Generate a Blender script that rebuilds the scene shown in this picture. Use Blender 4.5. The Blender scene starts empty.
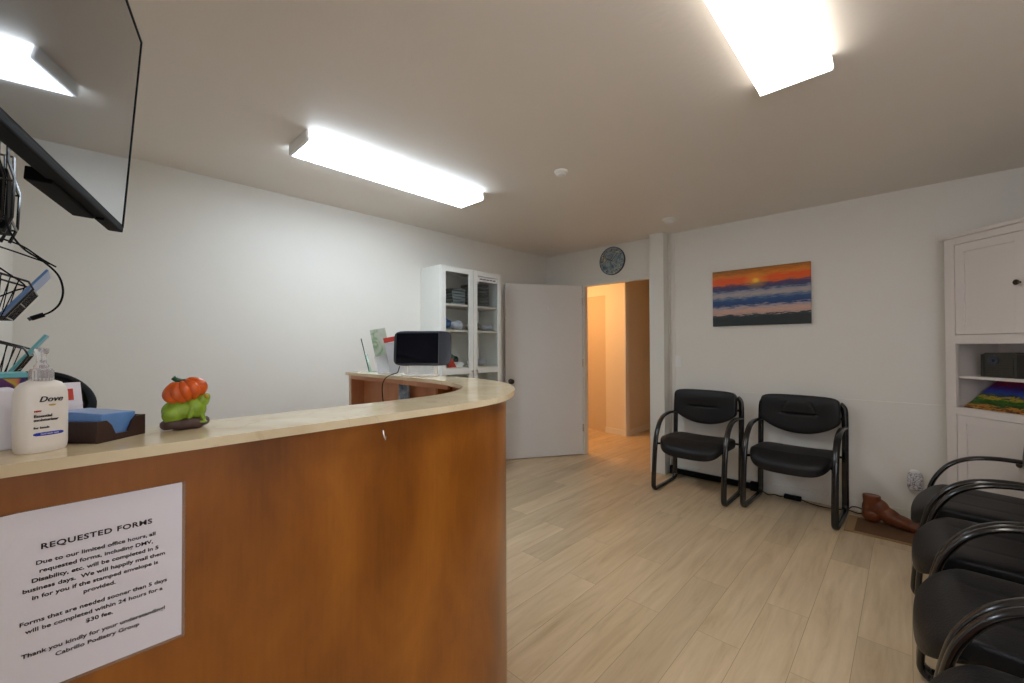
import bpy, bmesh, math, random
from mathutils import Vector, Matrix
random.seed(7)
PI = math.pi
S = bpy.context.scene
C = S.collection
# ------------------------------------------------------------------ camera
FPX, YAW, PITCH, ROLL, H = 417.8, math.radians(43.485), math.radians(0.646), math.radians(-0.234), 1.31
F = Vector((-math.sin(YAW)*math.cos(PITCH), math.cos(YAW)*math.cos(PITCH), math.sin(PITCH)))
R = Vector((math.cos(YAW), math.sin(YAW), 0)); U = R.cross(F)
R, U = R*math.cos(ROLL)+U*math.sin(ROLL), U*math.cos(ROLL)-R*math.sin(ROLL)
cd = bpy.data.cameras.new('camera'); cam = bpy.data.objects.new('camera', cd); C.objects.link(cam)
cd.sensor_width = 36; cd.lens = FPX*36/1024; cd.clip_start = 0.02; cd.clip_end = 60
cam.matrix_world = Matrix(((R.x, U.x, -F.x, 0), (R.y, U.y, -F.y, 0), (R.z, U.z, -F.z, H), (0, 0, 0, 1)))
S.camera = cam
# ------------------------------------------------------------------ world, exposure
w = bpy.data.worlds.new('world'); S.world = w; w.use_nodes = True
w.node_tree.nodes['Background'].inputs[0].default_value = (0.86, 0.88, 1, 1)
w.node_tree.nodes['Background'].inputs[1].default_value = 4.2
S.view_settings.view_transform = 'Standard'; S.view_settings.look = 'None'
S.view_settings.gamma = 1; S.view_settings.use_curve_mapping = False
S.view_settings.exposure = 0.68
LIGHT_COOL = ((0.76, 0.88, 1.0), 12.5)     # ceiling fixture near the desk
LIGHT_NEUTRAL = ((1.0, 0.93, 0.84), 8.0)   # ceiling fixture nearer the chairs
def area(name, loc, size, power, col, rot=(0, 0, 0), sy=None):
    l = bpy.data.lights.new(name, 'AREA'); l.energy = power; l.color = col; l.size = size
    if sy: l.shape = 'RECTANGLE'; l.size_y = sy
    o = bpy.data.objects.new(name, l); o.location = loc; o.rotation_euler = rot; C.objects.link(o); return o
HALL = area('hall_lamp', (-3.75, 4.72, 2.46), 0.6, 15, (1.0, 0.52, 0.21))
PORTAL = area('added_window_portal', (.62, -.30, 1.5), .84, 1, (1, 1, 1), (math.radians(-90), 0, 0), 1.14); PORTAL.data.cycles.is_portal = True  # sky portal for the unseen window added in the front wall
# room dimensions
XL, XR, YF, YB, ZC = -3.43, 1.15, -0.215, 4.28, 2.47
# ------------------------------------------------------------------ materials
def srgb(*c):
    return tuple(((v/255)/12.92 if v/255 <= .04045 else ((v/255+.055)/1.055)**2.4) for v in c)+(1,)
def mat(name, col, rough=.5, metal=0, spec=.5, bump=0, bscale=200, var=0, vscale=5, coat=0, trans=0, ior=1.45, emit=None, estr=0, alpha=1):
    m = bpy.data.materials.new(name); m.use_nodes = True
    nt = m.node_tree; b = nt.nodes['Principled BSDF']; L = nt.links
    b.inputs['Base Color'].default_value = col; b.inputs['Roughness'].default_value = rough
    b.inputs['Metallic'].default_value = metal; b.inputs['Specular IOR Level'].default_value = spec
    b.inputs['Coat Weight'].default_value = coat; b.inputs['Coat Roughness'].default_value = .15
    b.inputs['Transmission Weight'].default_value = trans; b.inputs['IOR'].default_value = ior
    b.inputs['Alpha'].default_value = alpha
    if emit: b.inputs['Emission Color'].default_value = emit; b.inputs['Emission Strength'].default_value = estr
    tc = nt.nodes.new('ShaderNodeTexCoord')
    n = nt.nodes.new('ShaderNodeTexNoise'); n.inputs['Scale'].default_value = vscale; n.inputs['Detail'].default_value = 4
    L.new(tc.outputs['Object'], n.inputs['Vector'])
    mx = nt.nodes.new('ShaderNodeMix'); mx.data_type = 'RGBA'
    v = max(var, .015)
    mx.inputs[6].default_value = tuple(c*(1-v) for c in col[:3])+(1,)
    mx.inputs[7].default_value = tuple(min(1, c*(1+v)) for c in col[:3])+(1,)
    L.new(n.outputs['Fac'], mx.inputs[0]); L.new(mx.outputs[2], b.inputs['Base Color'])
    if bump:
        n2 = nt.nodes.new('ShaderNodeTexNoise'); n2.inputs['Scale'].default_value = bscale; n2.inputs['Detail'].default_value = 3
        L.new(tc.outputs['Object'], n2.inputs['Vector'])
        bp = nt.nodes.new('ShaderNodeBump'); bp.inputs['Strength'].default_value = bump; bp.inputs['Distance'].default_value = .01
        L.new(n2.outputs['Fac'], bp.inputs['Height']); L.new(bp.outputs[0], b.inputs['Normal'])
    return m
def node(nt, t, **k):
    n = nt.nodes.new(t)
    for a, v in k.items(): setattr(n, a, v)
    return n
def ramp(nt, stops, interp='LINEAR'):
    n = nt.nodes.new('ShaderNodeValToRGB'); n.color_ramp.interpolation = interp
    e = n.color_ramp.elements
    while len(e) > 1: e.remove(e[-1])
    e[0].position = stops[0][0]; e[0].color = stops[0][1]
    for p, c in stops[1:]:
        x = e.new(p); x.color = c
    return n
M = {}
M['wall'] = mat('wall_paint', srgb(235, 232, 224), .42, bump=.05, bscale=45, spec=.35)
M['ceiling'] = mat('ceiling_paint', srgb(236, 229, 220), .55, bump=.1, bscale=40)
M['hallwall'] = mat('hall_paint', srgb(232, 224, 208), .5, bump=.1, bscale=60)
M['hall_door'] = mat('hall_door_paint', srgb(212, 196, 170), .45)
M['trim'] = mat('trim_paint', srgb(232, 230, 222), .35)
M['door'] = mat('door_paint', srgb(224, 223, 220), .35, bump=.04, bscale=30)
M['white_cab'] = mat('white_cabinet_paint', srgb(236, 236, 230), .35)
M['cab_in'] = mat('cabinet_interior', srgb(226, 222, 208), .5)
M['corner_cab'] = mat('offwhite_cabinet', srgb(226, 218, 212), .4)
M['black_leather'] = mat('black_leather', srgb(20, 20, 22), .42, bump=.2, bscale=160, spec=.38)
M['black_metal'] = mat('black_frame', srgb(16, 16, 18), .22, spec=.6, coat=.3)
M['black_plastic'] = mat('black_plastic', srgb(15, 15, 17), .65, spec=.12)
M['dark_pack'] = mat('dark_pack', srgb(92, 96, 96), .6, var=.3, vscale=25)
M['tv_screen'] = mat('tv_screen', srgb(20, 20, 24), .045, spec=1.0, coat=1.0)
M['tv_screen'].node_tree.nodes['Principled BSDF'].inputs['Coat Roughness'].default_value = .03
M['white_plastic'] = mat('white_plastic', srgb(240, 239, 235), .35)
M['bottle'] = mat('bottle_white', srgb(238, 234, 230), .28, coat=.3)
M['clear'] = mat('clear_plastic', (.93, .93, .95, 1), .12, trans=.75)
M['glass'] = mat('cabinet_glass', (.97, .99, .98, 1), .02, trans=1.0, ior=1.2)
M['green_glass'] = mat('green_glass', (.65, .95, .8, 1), .05, trans=.8)
M['green_edge'] = mat('green_edge', srgb(25, 90, 62), .2)
M['chrome'] = mat('chrome', (.75, .74, .7, 1), .25, metal=1)
M['bronze'] = mat('dark_bronze', srgb(70, 62, 50), .3, metal=.8)
M['paper'] = mat('paper', srgb(240, 238, 250), .6)
M['ink'] = mat('ink', srgb(28, 26, 30), .6)
M['sleeve'] = mat('plastic_sleeve', (.95, .95, .95, 1), .15, trans=.9, ior=1.1)
M['brown_tray'] = mat('brown_leatherette', srgb(58, 38, 32), .35, bump=.1)
M['blue_pad'] = mat('blue_note_pad', srgb(96, 142, 205), .3, var=.15, vscale=40, coat=.4)
M['orange_pumpkin'] = mat('orange_glaze', srgb(214, 92, 24), .3, var=.35, vscale=60, coat=.4)
M['stem'] = mat('stem_green', srgb(40, 92, 62), .4, var=.3, vscale=80)
M['frog'] = mat('frog_green', srgb(134, 168, 40), .32, var=.6, vscale=45, coat=.4)
M['frogbase'] = mat('base_brown', srgb(78, 58, 54), .45, var=.3, vscale=60)
M['blue'] = mat('royal_blue', srgb(32, 58, 190), .4)
M['gold'] = mat('gold_mark', srgb(190, 160, 60), .4)
M['red'] = mat('red', srgb(205, 62, 50), .5)
M['teal'] = mat('teal_trim', srgb(110, 190, 200), .4)
M['footwood'] = mat('brown_clay', srgb(112, 60, 36), .38, var=.4, vscale=14, bump=.25, bscale=60)
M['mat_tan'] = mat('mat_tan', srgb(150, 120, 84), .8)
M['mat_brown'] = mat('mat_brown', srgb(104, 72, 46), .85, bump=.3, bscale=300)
M['dark_slat'] = mat('dark_slatted', srgb(62, 60, 55), .5, var=.2)
M['screen'] = mat('display_glass', srgb(18, 20, 30), .1)
M['slate'] = mat('slate_plastic', srgb(56, 62, 74), .35)
M['grey'] = mat('grey_folder', srgb(120, 128, 128), .5, var=.3, vscale=20)
M['greyblue'] = mat('blue_bag', srgb(70, 110, 165), .4, var=.3, vscale=20)
M['bagwhite'] = mat('white_bag', srgb(205, 210, 220), .35, var=.1, vscale=20)
M['khaki'] = mat('khaki_pack', srgb(176, 170, 150), .5, var=.15, vscale=20)
M['darkgreen'] = mat('dark_green', srgb(40, 70, 55), .6)
M['tube'] = mat('lens_cool', (1, 1, 1, 1), .4)

def lens_mat(name, col, strength):
    m = bpy.data.materials.new(name); m.use_nodes = True; nt = m.node_tree; nt.nodes.clear(); L = nt.links
    out = node(nt, 'ShaderNodeOutputMaterial'); em = node(nt, 'ShaderNodeEmission')
    tc = node(nt, 'ShaderNodeTexCoord'); wv = node(nt, 'ShaderNodeTexWave'); wv.inputs['Scale'].default_value = 60
    L.new(tc.outputs['Object'], wv.inputs['Vector'])
    mp = node(nt, 'ShaderNodeMapRange'); mp.inputs[3].default_value = strength*.92; mp.inputs[4].default_value = strength*1.08
    L.new(wv.outputs['Fac'], mp.inputs[0]); L.new(mp.outputs[0], em.inputs[1])
    em.inputs[0].default_value = col+(1,); L.new(em.outputs[0], out.inputs[0]); return m
M['lens_cool'] = lens_mat('lens_cool_glow', *LIGHT_COOL)
M['lens_warm'] = lens_mat('lens_neutral_glow', *LIGHT_NEUTRAL)
M['lens_cool_side'] = lens_mat('lens_cool_side_glow', LIGHT_COOL[0], LIGHT_COOL[1]*.5)
M['lens_warm_side'] = lens_mat('lens_neutral_side_glow', LIGHT_NEUTRAL[0], LIGHT_NEUTRAL[1]*.3)

def floor_mat():
    m = bpy.data.materials.new('oak_planks'); m.use_nodes = True; nt = m.node_tree; L = nt.links
    b = nt.nodes['Principled BSDF']; b.inputs['Roughness'].default_value = .38; b.inputs['Specular IOR Level'].default_value = .4
    tc = node(nt, 'ShaderNodeTexCoord'); sp = node(nt, 'ShaderNodeSeparateXYZ'); cb = node(nt, 'ShaderNodeCombineXYZ')
    L.new(tc.outputs['Object'], sp.inputs[0]); L.new(sp.outputs['Y'], cb.inputs['X']); L.new(sp.outputs['X'], cb.inputs['Y'])
    br = node(nt, 'ShaderNodeTexBrick'); br.offset = .37; br.offset_frequency = 2
    br.inputs['Scale'].default_value = 1; br.inputs['Brick Width'].default_value = 1.22; br.inputs['Row Height'].default_value = .18
    br.inputs['Mortar Size'].default_value = .0012; br.inputs['Mortar Smooth'].default_value = .2
    br.inputs['Color1'].default_value = (0, 0, 0, 1); br.inputs['Color2'].default_value = (1, 1, 1, 1); br.inputs['Mortar'].default_value = (.5, .5, .5, 1)
    L.new(cb.outputs[0], br.inputs['Vector'])
    # grain: noise stretched along the plank, shifted per plank
    ad = node(nt, 'ShaderNodeVectorMath', operation='MULTIPLY_ADD'); ad.inputs[1].default_value = (1.3, 12, 1)
    sc = node(nt, 'ShaderNodeVectorMath', operation='SCALE'); sc.inputs['Scale'].default_value = 9
    L.new(br.outputs['Color'], sc.inputs[0]); L.new(cb.outputs[0], ad.inputs[0]); L.new(sc.outputs[0], ad.inputs[2])
    n = node(nt, 'ShaderNodeTexNoise'); n.inputs['Scale'].default_value = 1.6; n.inputs['Detail'].default_value = 7; n.inputs['Roughness'].default_value = .62; n.inputs['Distortion'].default_value = .6
    L.new(ad.outputs[0], n.inputs['Vector'])
    r = ramp(nt, [(.25, srgb(192, 166, 130)), (.45, srgb(212, 189, 154)), (.6, srgb(220, 198, 164)), (.8, srgb(230, 211, 180))])
    L.new(n.outputs['Fac'], r.inputs[0])
    hs = node(nt, 'ShaderNodeMix', data_type='RGBA', blend_type='MULTIPLY'); hs.inputs[0].default_value = 1
    r2 = ramp(nt, [(0, (.82, .81, .79, 1)), (.5, (.93, .92, .9, 1)), (1, (1, 1, 1, 1))])
    L.new(br.outputs['Color'], r2.inputs[0]); L.new(r.outputs[0], hs.inputs[6]); L.new(r2.outputs[0], hs.inputs[7])
    mo = node(nt, 'ShaderNodeMix', data_type='RGBA'); mo.inputs[7].default_value = srgb(140, 115, 85)
    sf = node(nt, 'ShaderNodeMath', operation='MULTIPLY'); sf.inputs[1].default_value = .7
    L.new(br.outputs['Fac'], sf.inputs[0]); L.new(sf.outputs[0], mo.inputs[0]); L.new(hs.outputs[2], mo.inputs[6]); L.new(mo.outputs[2], b.inputs['Base Color'])
    bp = node(nt, 'ShaderNodeBump'); bp.inputs['Strength'].default_value = .06; bp.inputs['Distance'].default_value = .01
    L.new(n.outputs['Fac'], bp.inputs['Height']); L.new(bp.outputs[0], b.inputs['Normal'])
    return m
M['floor'] = floor_mat()

def wood_mat(name, dark, mid, light, rough=.3, scale=1.0):
    m = bpy.data.materials.new(name); m.use_nodes = True; nt = m.node_tree; L = nt.links
    b = nt.nodes['Principled BSDF']; b.inputs['Roughness'].default_value = rough; b.inputs['Coat Weight'].default_value = .15; b.inputs['Coat Roughness'].default_value = .3
    tc = node(nt, 'ShaderNodeTexCoord'); mp = node(nt, 'ShaderNodeMapping'); mp.inputs['Scale'].default_value = (2.6*scale, 2.6*scale, 1.3*scale)
    L.new(tc.outputs['Object'], mp.inputs[0])
    n = node(nt, 'ShaderNodeTexNoise'); n.inputs['Scale'].default_value = 2.0; n.inputs['Detail'].default_value = 5; n.inputs['Roughness'].default_value = .55; n.inputs['Distortion'].default_value = .4
    L.new(mp.outputs[0], n.inputs['Vector'])
    mp2 = node(nt, 'ShaderNodeMapping'); mp2.inputs['Scale'].default_value = (60, 60, 3); L.new(tc.outputs['Object'], mp2.inputs[0])
    n2 = node(nt, 'ShaderNodeTexNoise'); n2.inputs['Scale'].default_value = 2.4; n2.inputs['Detail'].default_value = 4; L.new(mp2.outputs[0], n2.inputs['Vector'])
    mm = node(nt, 'ShaderNodeMath', operation='MULTIPLY_ADD'); mm.inputs[1].default_value = .12; L.new(n2.outputs['Fac'], mm.inputs[0])
    m3 = node(nt, 'ShaderNodeMath', operation='MULTIPLY'); m3.inputs[1].default_value = .92; L.new(n.outputs['Fac'], m3.inputs[0]); L.new(m3.outputs[0], mm.inputs[2])
    r = ramp(nt, [(.32, dark), (.5, mid), (.72, light)]); L.new(mm.outputs[0], r.inputs[0]); L.new(r.outputs[0], b.inputs['Base Color'])
    return m
M['cherry'] = wood_mat('cherry_veneer', srgb(124, 70, 18), srgb(151, 89, 26), srgb(174, 108, 36))
M['cherry_in'] = wood_mat('cherry_inside', srgb(168, 108, 62), srgb(192, 134, 92), srgb(206, 152, 112), .5)
M['pale_edge'] = mat('pale_edge_band', srgb(226, 205, 180), .45)

def stone_mat():
    m = bpy.data.materials.new('cream_quartz'); m.use_nodes = True; nt = m.node_tree; L = nt.links
    b = nt.nodes['Principled BSDF']; b.inputs['Roughness'].default_value = .12; b.inputs['Specular IOR Level'].default_value = .55
    tc = node(nt, 'ShaderNodeTexCoord'); n = node(nt, 'ShaderNodeTexNoise'); n.inputs['Scale'].default_value = 5; n.inputs['Detail'].default_value = 8; n.inputs['Distortion'].default_value = .8
    L.new(tc.outputs['Object'], n.inputs['Vector'])
    r = ramp(nt, [(.3, srgb(216, 196, 160)), (.5, srgb(228, 211, 176)), (.7, srgb(236, 222, 190))]); L.new(n.outputs['Fac'], r.inputs[0])
    n2 = node(nt, 'ShaderNodeTexNoise'); n2.inputs['Scale'].default_value = 2.2; n2.inputs['Detail'].default_value = 6; n2.inputs['Distortion'].default_value = 2.5; L.new(tc.outputs['Object'], n2.inputs['Vector'])
    v = ramp(nt, [(.485, (0, 0, 0, 1)), (.5, (.28, .28, .28, 1)), (.515, (0, 0, 0, 1))]); L.new(n2.outputs['Fac'], v.inputs[0])
    mx = node(nt, 'ShaderNodeMix', data_type='RGBA'); mx.inputs[7].default_value = srgb(190, 166, 134); L.new(v.outputs[0], mx.inputs[0]); L.new(r.outputs[0], mx.inputs[6]); L.new(mx.outputs[2], b.inputs['Base Color'])
    return m
M['stone'] = stone_mat()

def pic_mat():
    # seaside sunset: object x runs across (-.39...39), object z runs up (-.26...26)
    m = bpy.data.materials.new('sunset_print'); m.use_nodes = True; nt = m.node_tree; L = nt.links
    b = nt.nodes['Principled BSDF']; b.inputs['Roughness'].default_value = .45
    tc = node(nt, 'ShaderNodeTexCoord'); sp = node(nt, 'ShaderNodeSeparateXYZ'); L.new(tc.outputs['Object'], sp.inputs[0])
    mp = node(nt, 'ShaderNodeMapping'); mp.inputs['Scale'].default_value = (5, 1, 34); L.new(tc.outputs['Object'], mp.inputs[0])
    n = node(nt, 'ShaderNodeTexNoise'); n.inputs['Scale'].default_value = 2.2; n.inputs['Detail'].default_value = 6; n.inputs['Roughness'].default_value = .65; L.new(mp.outputs[0], n.inputs['Vector'])
    def mth(op, a, bb, c=None):
        x = node(nt, 'ShaderNodeMath', operation=op)
        for i, v in enumerate((a, bb, c)):
            if v is None: continue
            if isinstance(v, (int, float)): x.inputs[i].default_value = v
            else: L.new(v, x.inputs[i])
        return x.outputs[0]
    v = mth('MULTIPLY_ADD', sp.outputs['Z'], -1/.522, .5)          # 0 at the top, 1 at the foot
    slope = mth('MULTIPLY', sp.outputs['X'], .03)
    nn = mth('MULTIPLY_ADD', n.outputs['Fac'], .22, -.11)
    t = mth('ADD', mth('ADD', v, nn), slope)
    r = ramp(nt, [(0, srgb(140, 104, 30)), (.07, srgb(206, 112, 10)), (.12, srgb(226, 130, 20)), (.17, srgb(240, 84, 4)), (.25, srgb(236, 100, 20)), (.285, srgb(92, 62, 92)), (.345, srgb(54, 62, 106)), (.375, srgb(96, 104, 130)),
                  (.40, srgb(150, 150, 165)), (.46, srgb(180, 165, 160)), (.5, srgb(110, 125, 150)), (.54, srgb(36, 78, 130)), (.63, srgb(24, 62, 118)), (.67, srgb(170, 160, 168)), (.74, srgb(214, 168, 146)), (.79, srgb(190, 160, 150)), (.815, srgb(40, 52, 56)), (.87, srgb(24, 38, 40)), (1, srgb(28, 40, 38))])
    L.new(t, r.inputs[0])
    # sun glow
    dx = mth('ADD', sp.outputs['X'], .02); dz = mth('ADD', sp.outputs['Z'], -.145)
    d = mth('SQRT', mth('ADD', mth('POWER', mth('ABSOLUTE', dx, 0), 2), mth('POWER', mth('ABSOLUTE', mth('MULTIPLY', dz, 1.3), 0), 2)), 0)
    g = ramp(nt, [(0, (1, 1, 1, 1)), (.012, (1, 1, 1, 1)), (.035, (.3, .3, .3, 1)), (.11, (0, 0, 0, 1))]); L.new(d, g.inputs[0])
    mx = node(nt, 'ShaderNodeMix', data_type='RGBA'); mx.inputs[7].default_value = srgb(255, 205, 60); L.new(g.outputs[0], mx.inputs[0]); L.new(r.outputs[0], mx.inputs[6])
    L.new(mx.outputs[2], b.inputs['Base Color']); return m
M['sunset'] = pic_mat()

def ramp_noise_mat(name, stops, scale, stretch=(1, 1, 1), rough=.5, detail=5, dist=.5, axis=None, amp=.3):
    m = bpy.data.materials.new(name); m.use_nodes = True; nt = m.node_tree; L = nt.links
    b = nt.nodes['Principled BSDF']; b.inputs['Roughness'].default_value = rough
    tc = node(nt, 'ShaderNodeTexCoord'); mp = node(nt, 'ShaderNodeMapping'); mp.inputs['Scale'].default_value = stretch; L.new(tc.outputs['Object'], mp.inputs[0])
    n = node(nt, 'ShaderNodeTexNoise'); n.inputs['Scale'].default_value = scale; n.inputs['Detail'].default_value = detail; n.inputs['Distortion'].default_value = dist; L.new(mp.outputs[0], n.inputs['Vector'])
    r = ramp(nt, stops)
    if axis:
        sp = node(nt, 'ShaderNodeSeparateXYZ'); L.new(tc.outputs['Generated'], sp.inputs[0])
        a = node(nt, 'ShaderNodeMath', operation='MULTIPLY_ADD'); a.inputs[1].default_value = amp; L.new(n.outputs['Fac'], a.inputs[0]); L.new(sp.outputs[axis], a.inputs[2])
        s = node(nt, 'ShaderNodeMath', operation='SUBTRACT'); s.inputs[1].default_value = amp/2; L.new(a.outputs[0], s.inputs[0]); L.new(s.outputs[0], r.inputs[0])
    else: L.new(n.outputs['Fac'], r.inputs[0])
    L.new(r.outputs[0], b.inputs['Base Color']); return m
M['canvas_art'] = ramp_noise_mat('rainbow_landscape', [(0, srgb(90, 50, 22)), (.05, srgb(180, 120, 50)), (.08, srgb(190, 140, 60)), (.16, srgb(40, 60, 30)), (.3, srgb(50, 110, 40)), (.38, srgb(190, 160, 50)), (.46, srgb(40, 60, 60)), (.56, srgb(40, 80, 170)), (.7, srgb(70, 50, 140)), (.85, srgb(130, 40, 100)), (1, srgb(190, 40, 60))], 26, (1, 1, 2), .35, 6, 1, 'Z', .5)
M['clock_face'] = ramp_noise_mat('marbled_clock_face', [(.3, srgb(84, 92, 96)), (.42, srgb(110, 134, 150)), (.5, srgb(160, 172, 178)), (.58, srgb(116, 120, 108)), (.64, srgb(205, 202, 188)), (.75, srgb(128, 136, 140))], 9, (1, 1, 2.2), .35, 6, 1.4)
M['color_box'] = ramp_noise_mat('purple_pattern', [(.3, srgb(70, 30, 90)), (.48, srgb(96, 36, 100)), (.5, srgb(200, 180, 40)), (.54, srgb(210, 120, 90)), (.57, srgb(70, 40, 110)), (.72, srgb(60, 120, 170))], 16, (1, 1, 1), .4, 2, .2)
M['brochure_art'] = ramp_noise_mat('green_leaf_print', [(.3, srgb(205, 212, 206)), (.5, srgb(180, 196, 176)), (.56, srgb(128, 166, 120)), (.62, srgb(196, 206, 196))], 9, (1, 1, 1), .3, 4, .8)
M['cover_patterned'] = ramp_noise_mat('floral_outlet_pattern', [(.4, srgb(225, 222, 225)), (.47, srgb(215, 212, 218)), (.52, srgb(60, 58, 84)), (.6, srgb(220, 218, 222))], 60, (1, 1, 1), .4, 2, 1)
M['book_cover'] = ramp_noise_mat('bluegrey_cover', [(.35, srgb(50, 70, 90)), (.5, srgb(110, 136, 160)), (.65, srgb(180, 190, 200))], 14)

# ------------------------------------------------------------------ mesh helpers
def bm_box(bm, x0, x1, y0, y1, z0, z1, bev=0, mtx=None):
    v = [bm.verts.new((x, y, z)) for x in (x0, x1) for y in (y0, y1) for z in (z0, z1)]
    fs = [bm.faces.new([v[i] for i in q]) for q in ((0, 1, 3, 2), (4, 6, 7, 5), (0, 4, 5, 1), (2, 3, 7, 6), (0, 2, 6, 4), (1, 5, 7, 3))]
    if bev:
        es = list({e for f in fs for e in f.edges})
        r = bmesh.ops.bevel(bm, geom=es, offset=bev, segments=2, affect='EDGES', profile=.6)
        v = list({x for x in v if x.is_valid} | {x for x in r['verts']})
    if mtx is not None: bmesh.ops.transform(bm, matrix=mtx, verts=[x for x in v if x.is_valid])
    return v
def obj(name, bm, m, parent=None, smooth=False, loc=None, rot=None):
    bmesh.ops.recalc_face_normals(bm, faces=bm.faces)
    me = bpy.data.meshes.new(name); bm.to_mesh(me); bm.free()
    if smooth:
        for p in me.polygons: p.use_smooth = True
        me.set_sharp_from_angle(angle=math.radians(40))
    me.materials.append(M[m] if isinstance(m, str) else m)
    o = bpy.data.objects.new(name, me); C.objects.link(o)
    if loc: o.location = loc
    if rot: o.rotation_euler = rot
    if parent: o.parent = parent
    return o
def box(name, x0, x1, y0, y1, z0, z1, m, parent=None, bev=.002, loc=None, rot=None):
    bm = bmesh.new(); bm_box(bm, x0, x1, y0, y1, z0, z1, bev); return obj(name, bm, m, parent, False, loc, rot)
def boxes(name, lst, m, parent=None, bev=0, loc=None, rot=None):
    bm = bmesh.new()
    for b in lst: bm_box(bm, *b, bev)
    return obj(name, bm, m, parent, False, loc, rot)
def thing(name, label, cat, loc=(0, 0, 0), rz=0, group=None):
    o = bpy.data.objects.new(name, None); o.empty_display_size = .1; C.objects.link(o)
    o.location = loc; o.rotation_euler = (0, 0, rz); return tag(o, label, cat, group)
def tag(o, label, cat, group=None):
    o['label'] = label; o['category'] = cat
    if group: o['group'] = group
    return o
def struct(o): o['kind'] = 'structure'; return o
def bm_sweep(bm, pts, ra, rb=None, seg=10, closed=False, ref=None, caps=True):
    """tube of elliptic section along pts; ra along 'ref' (binormal), rb across it"""
    rb = rb or ra; pts = [Vector(p) for p in pts]; n = len(pts); rings = []
    nrm = None
    for i, p in enumerate(pts):
        if closed: t = pts[(i+1) % n]-pts[i-1]
        else: t = pts[min(i+1, n-1)]-pts[max(i-1, 0)]
        t.normalize()
        if ref is not None: bnm = Vector(ref); nr = t.cross(bnm).normalized(); bnm = nr.cross(t).normalized()
        else:
            if nrm is None: nrm = t.orthogonal().normalized()
            nr = (nrm-t*nrm.dot(t)).normalized(); nrm = nr; bnm = t.cross(nr)
        rings.append([bm.verts.new(p+bnm*math.cos(a)*ra+nr*math.sin(a)*rb) for a in (2*PI*k/seg for k in range(seg))])
    for i in range(n if closed else n-1):
        a, b = rings[i], rings[(i+1) % n]
        for k in range(seg): bm.faces.new((a[k], a[(k+1) % seg], b[(k+1) % seg], b[k]))
    if caps and not closed: bm.faces.new(rings[0]); bm.faces.new(rings[-1][::-1])
def spline(pts, k=8, closed=False):
    pts = [Vector(p) for p in pts]; n = len(pts); out = []
    rng = range(n if closed else n-1)
    for i in rng:
        p0 = pts[i-1] if (i > 0 or closed) else pts[0]; p1 = pts[i]; p2 = pts[(i+1) % n]
        p3 = pts[(i+2) % n] if (i+2 < n or closed) else pts[-1]
        for j in range(k):
            t = j/k; out.append(.5*((2*p1)+(p2-p0)*t+(2*p0-5*p1+4*p2-p3)*t*t+(3*p1-p0-3*p2+p3)*t**3))
    if not closed: out.append(pts[-1])
    return out
def tube(name, pts, r, m, parent=None, sm=8, seg=8, rb=None, ref=None, closed=False, loc=None, rot=None):
    bm = bmesh.new(); bm_sweep(bm, spline(pts, sm, closed) if sm else pts, r, rb, seg, closed, ref)
    return obj(name, bm, m, parent, True, loc, rot)
def bm_lathe(bm, prof, seg=32, sx=1, sy=1, center=(0, 0, 0), expo=2):
    cx, cy, cz = center; rings = []
    for r, z in prof:
        ring = []
        for k in range(seg):
            a = 2*PI*k/seg; c, s = math.cos(a), math.sin(a)
            ring.append(bm.verts.new((cx+r*sx*math.copysign(abs(c)**(2/expo), c), cy+r*sy*math.copysign(abs(s)**(2/expo), s), cz+z)))
        rings.append(ring)
    for a, b in zip(rings, rings[1:]):
        for k in range(seg): bm.faces.new((a[k], a[(k+1) % seg], b[(k+1) % seg], b[k]))
    bm.faces.new(rings[0][::-1]); bm.faces.new(rings[-1])
def lathe(name, prof, m, parent=None, loc=None, rot=None, **k):
    bm = bmesh.new(); bm_lathe(bm, prof, **k); return obj(name, bm, m, parent, True, loc, rot)
def bm_super(bm, w, d, h, e1=.4, e2=.4, nu=48, nv=24, deform=None, mtx=None):
    def pt(a, e):
        c, q = math.cos(a), math.sin(a); n = 2/e; r = (abs(c)**n+abs(q)**n)**(-1/n); return c*r, q*r
    vs = []
    top = bm.verts.new((0, 0, h/2)); bot = bm.verts.new((0, 0, -h/2)); rings = []
    for j in range(1, nv):
        ph = -PI/2+PI*j/nv; ring = []
        for i in range(nu):
            (pc, ps), (tx, ty) = pt(ph, e1), pt(2*PI*i/nu, e2)
            ring.append(bm.verts.new((w/2*pc*tx, d/2*pc*ty, h/2*ps)))
        rings.append(ring); vs += ring
    vs += [top, bot]
    for a, b in zip(rings, rings[1:]):
        for i in range(nu): bm.faces.new((a[i], a[(i+1) % nu], b[(i+1) % nu], b[i]))
    for i in range(nu):
        bm.faces.new((bot, rings[0][(i+1) % nu], rings[0][i])); bm.faces.new((top, rings[-1][i], rings[-1][(i+1) % nu]))
    for v in vs:
        if deform: v.co = Vector(deform(v.co))
        if mtx is not None: v.co = mtx @ v.co
    return vs
def bm_prism(bm, poly, z0, z1):
    a = [bm.verts.new((p[0], p[1], z0)) for p in poly]; b = [bm.verts.new((p[0], p[1], z1)) for p in poly]
    n = len(poly)
    for i in range(n): bm.faces.new((a[i], a[(i+1) % n], b[(i+1) % n], b[i]))
    bm.faces.new(a[::-1]); bm.faces.new(b)
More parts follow.
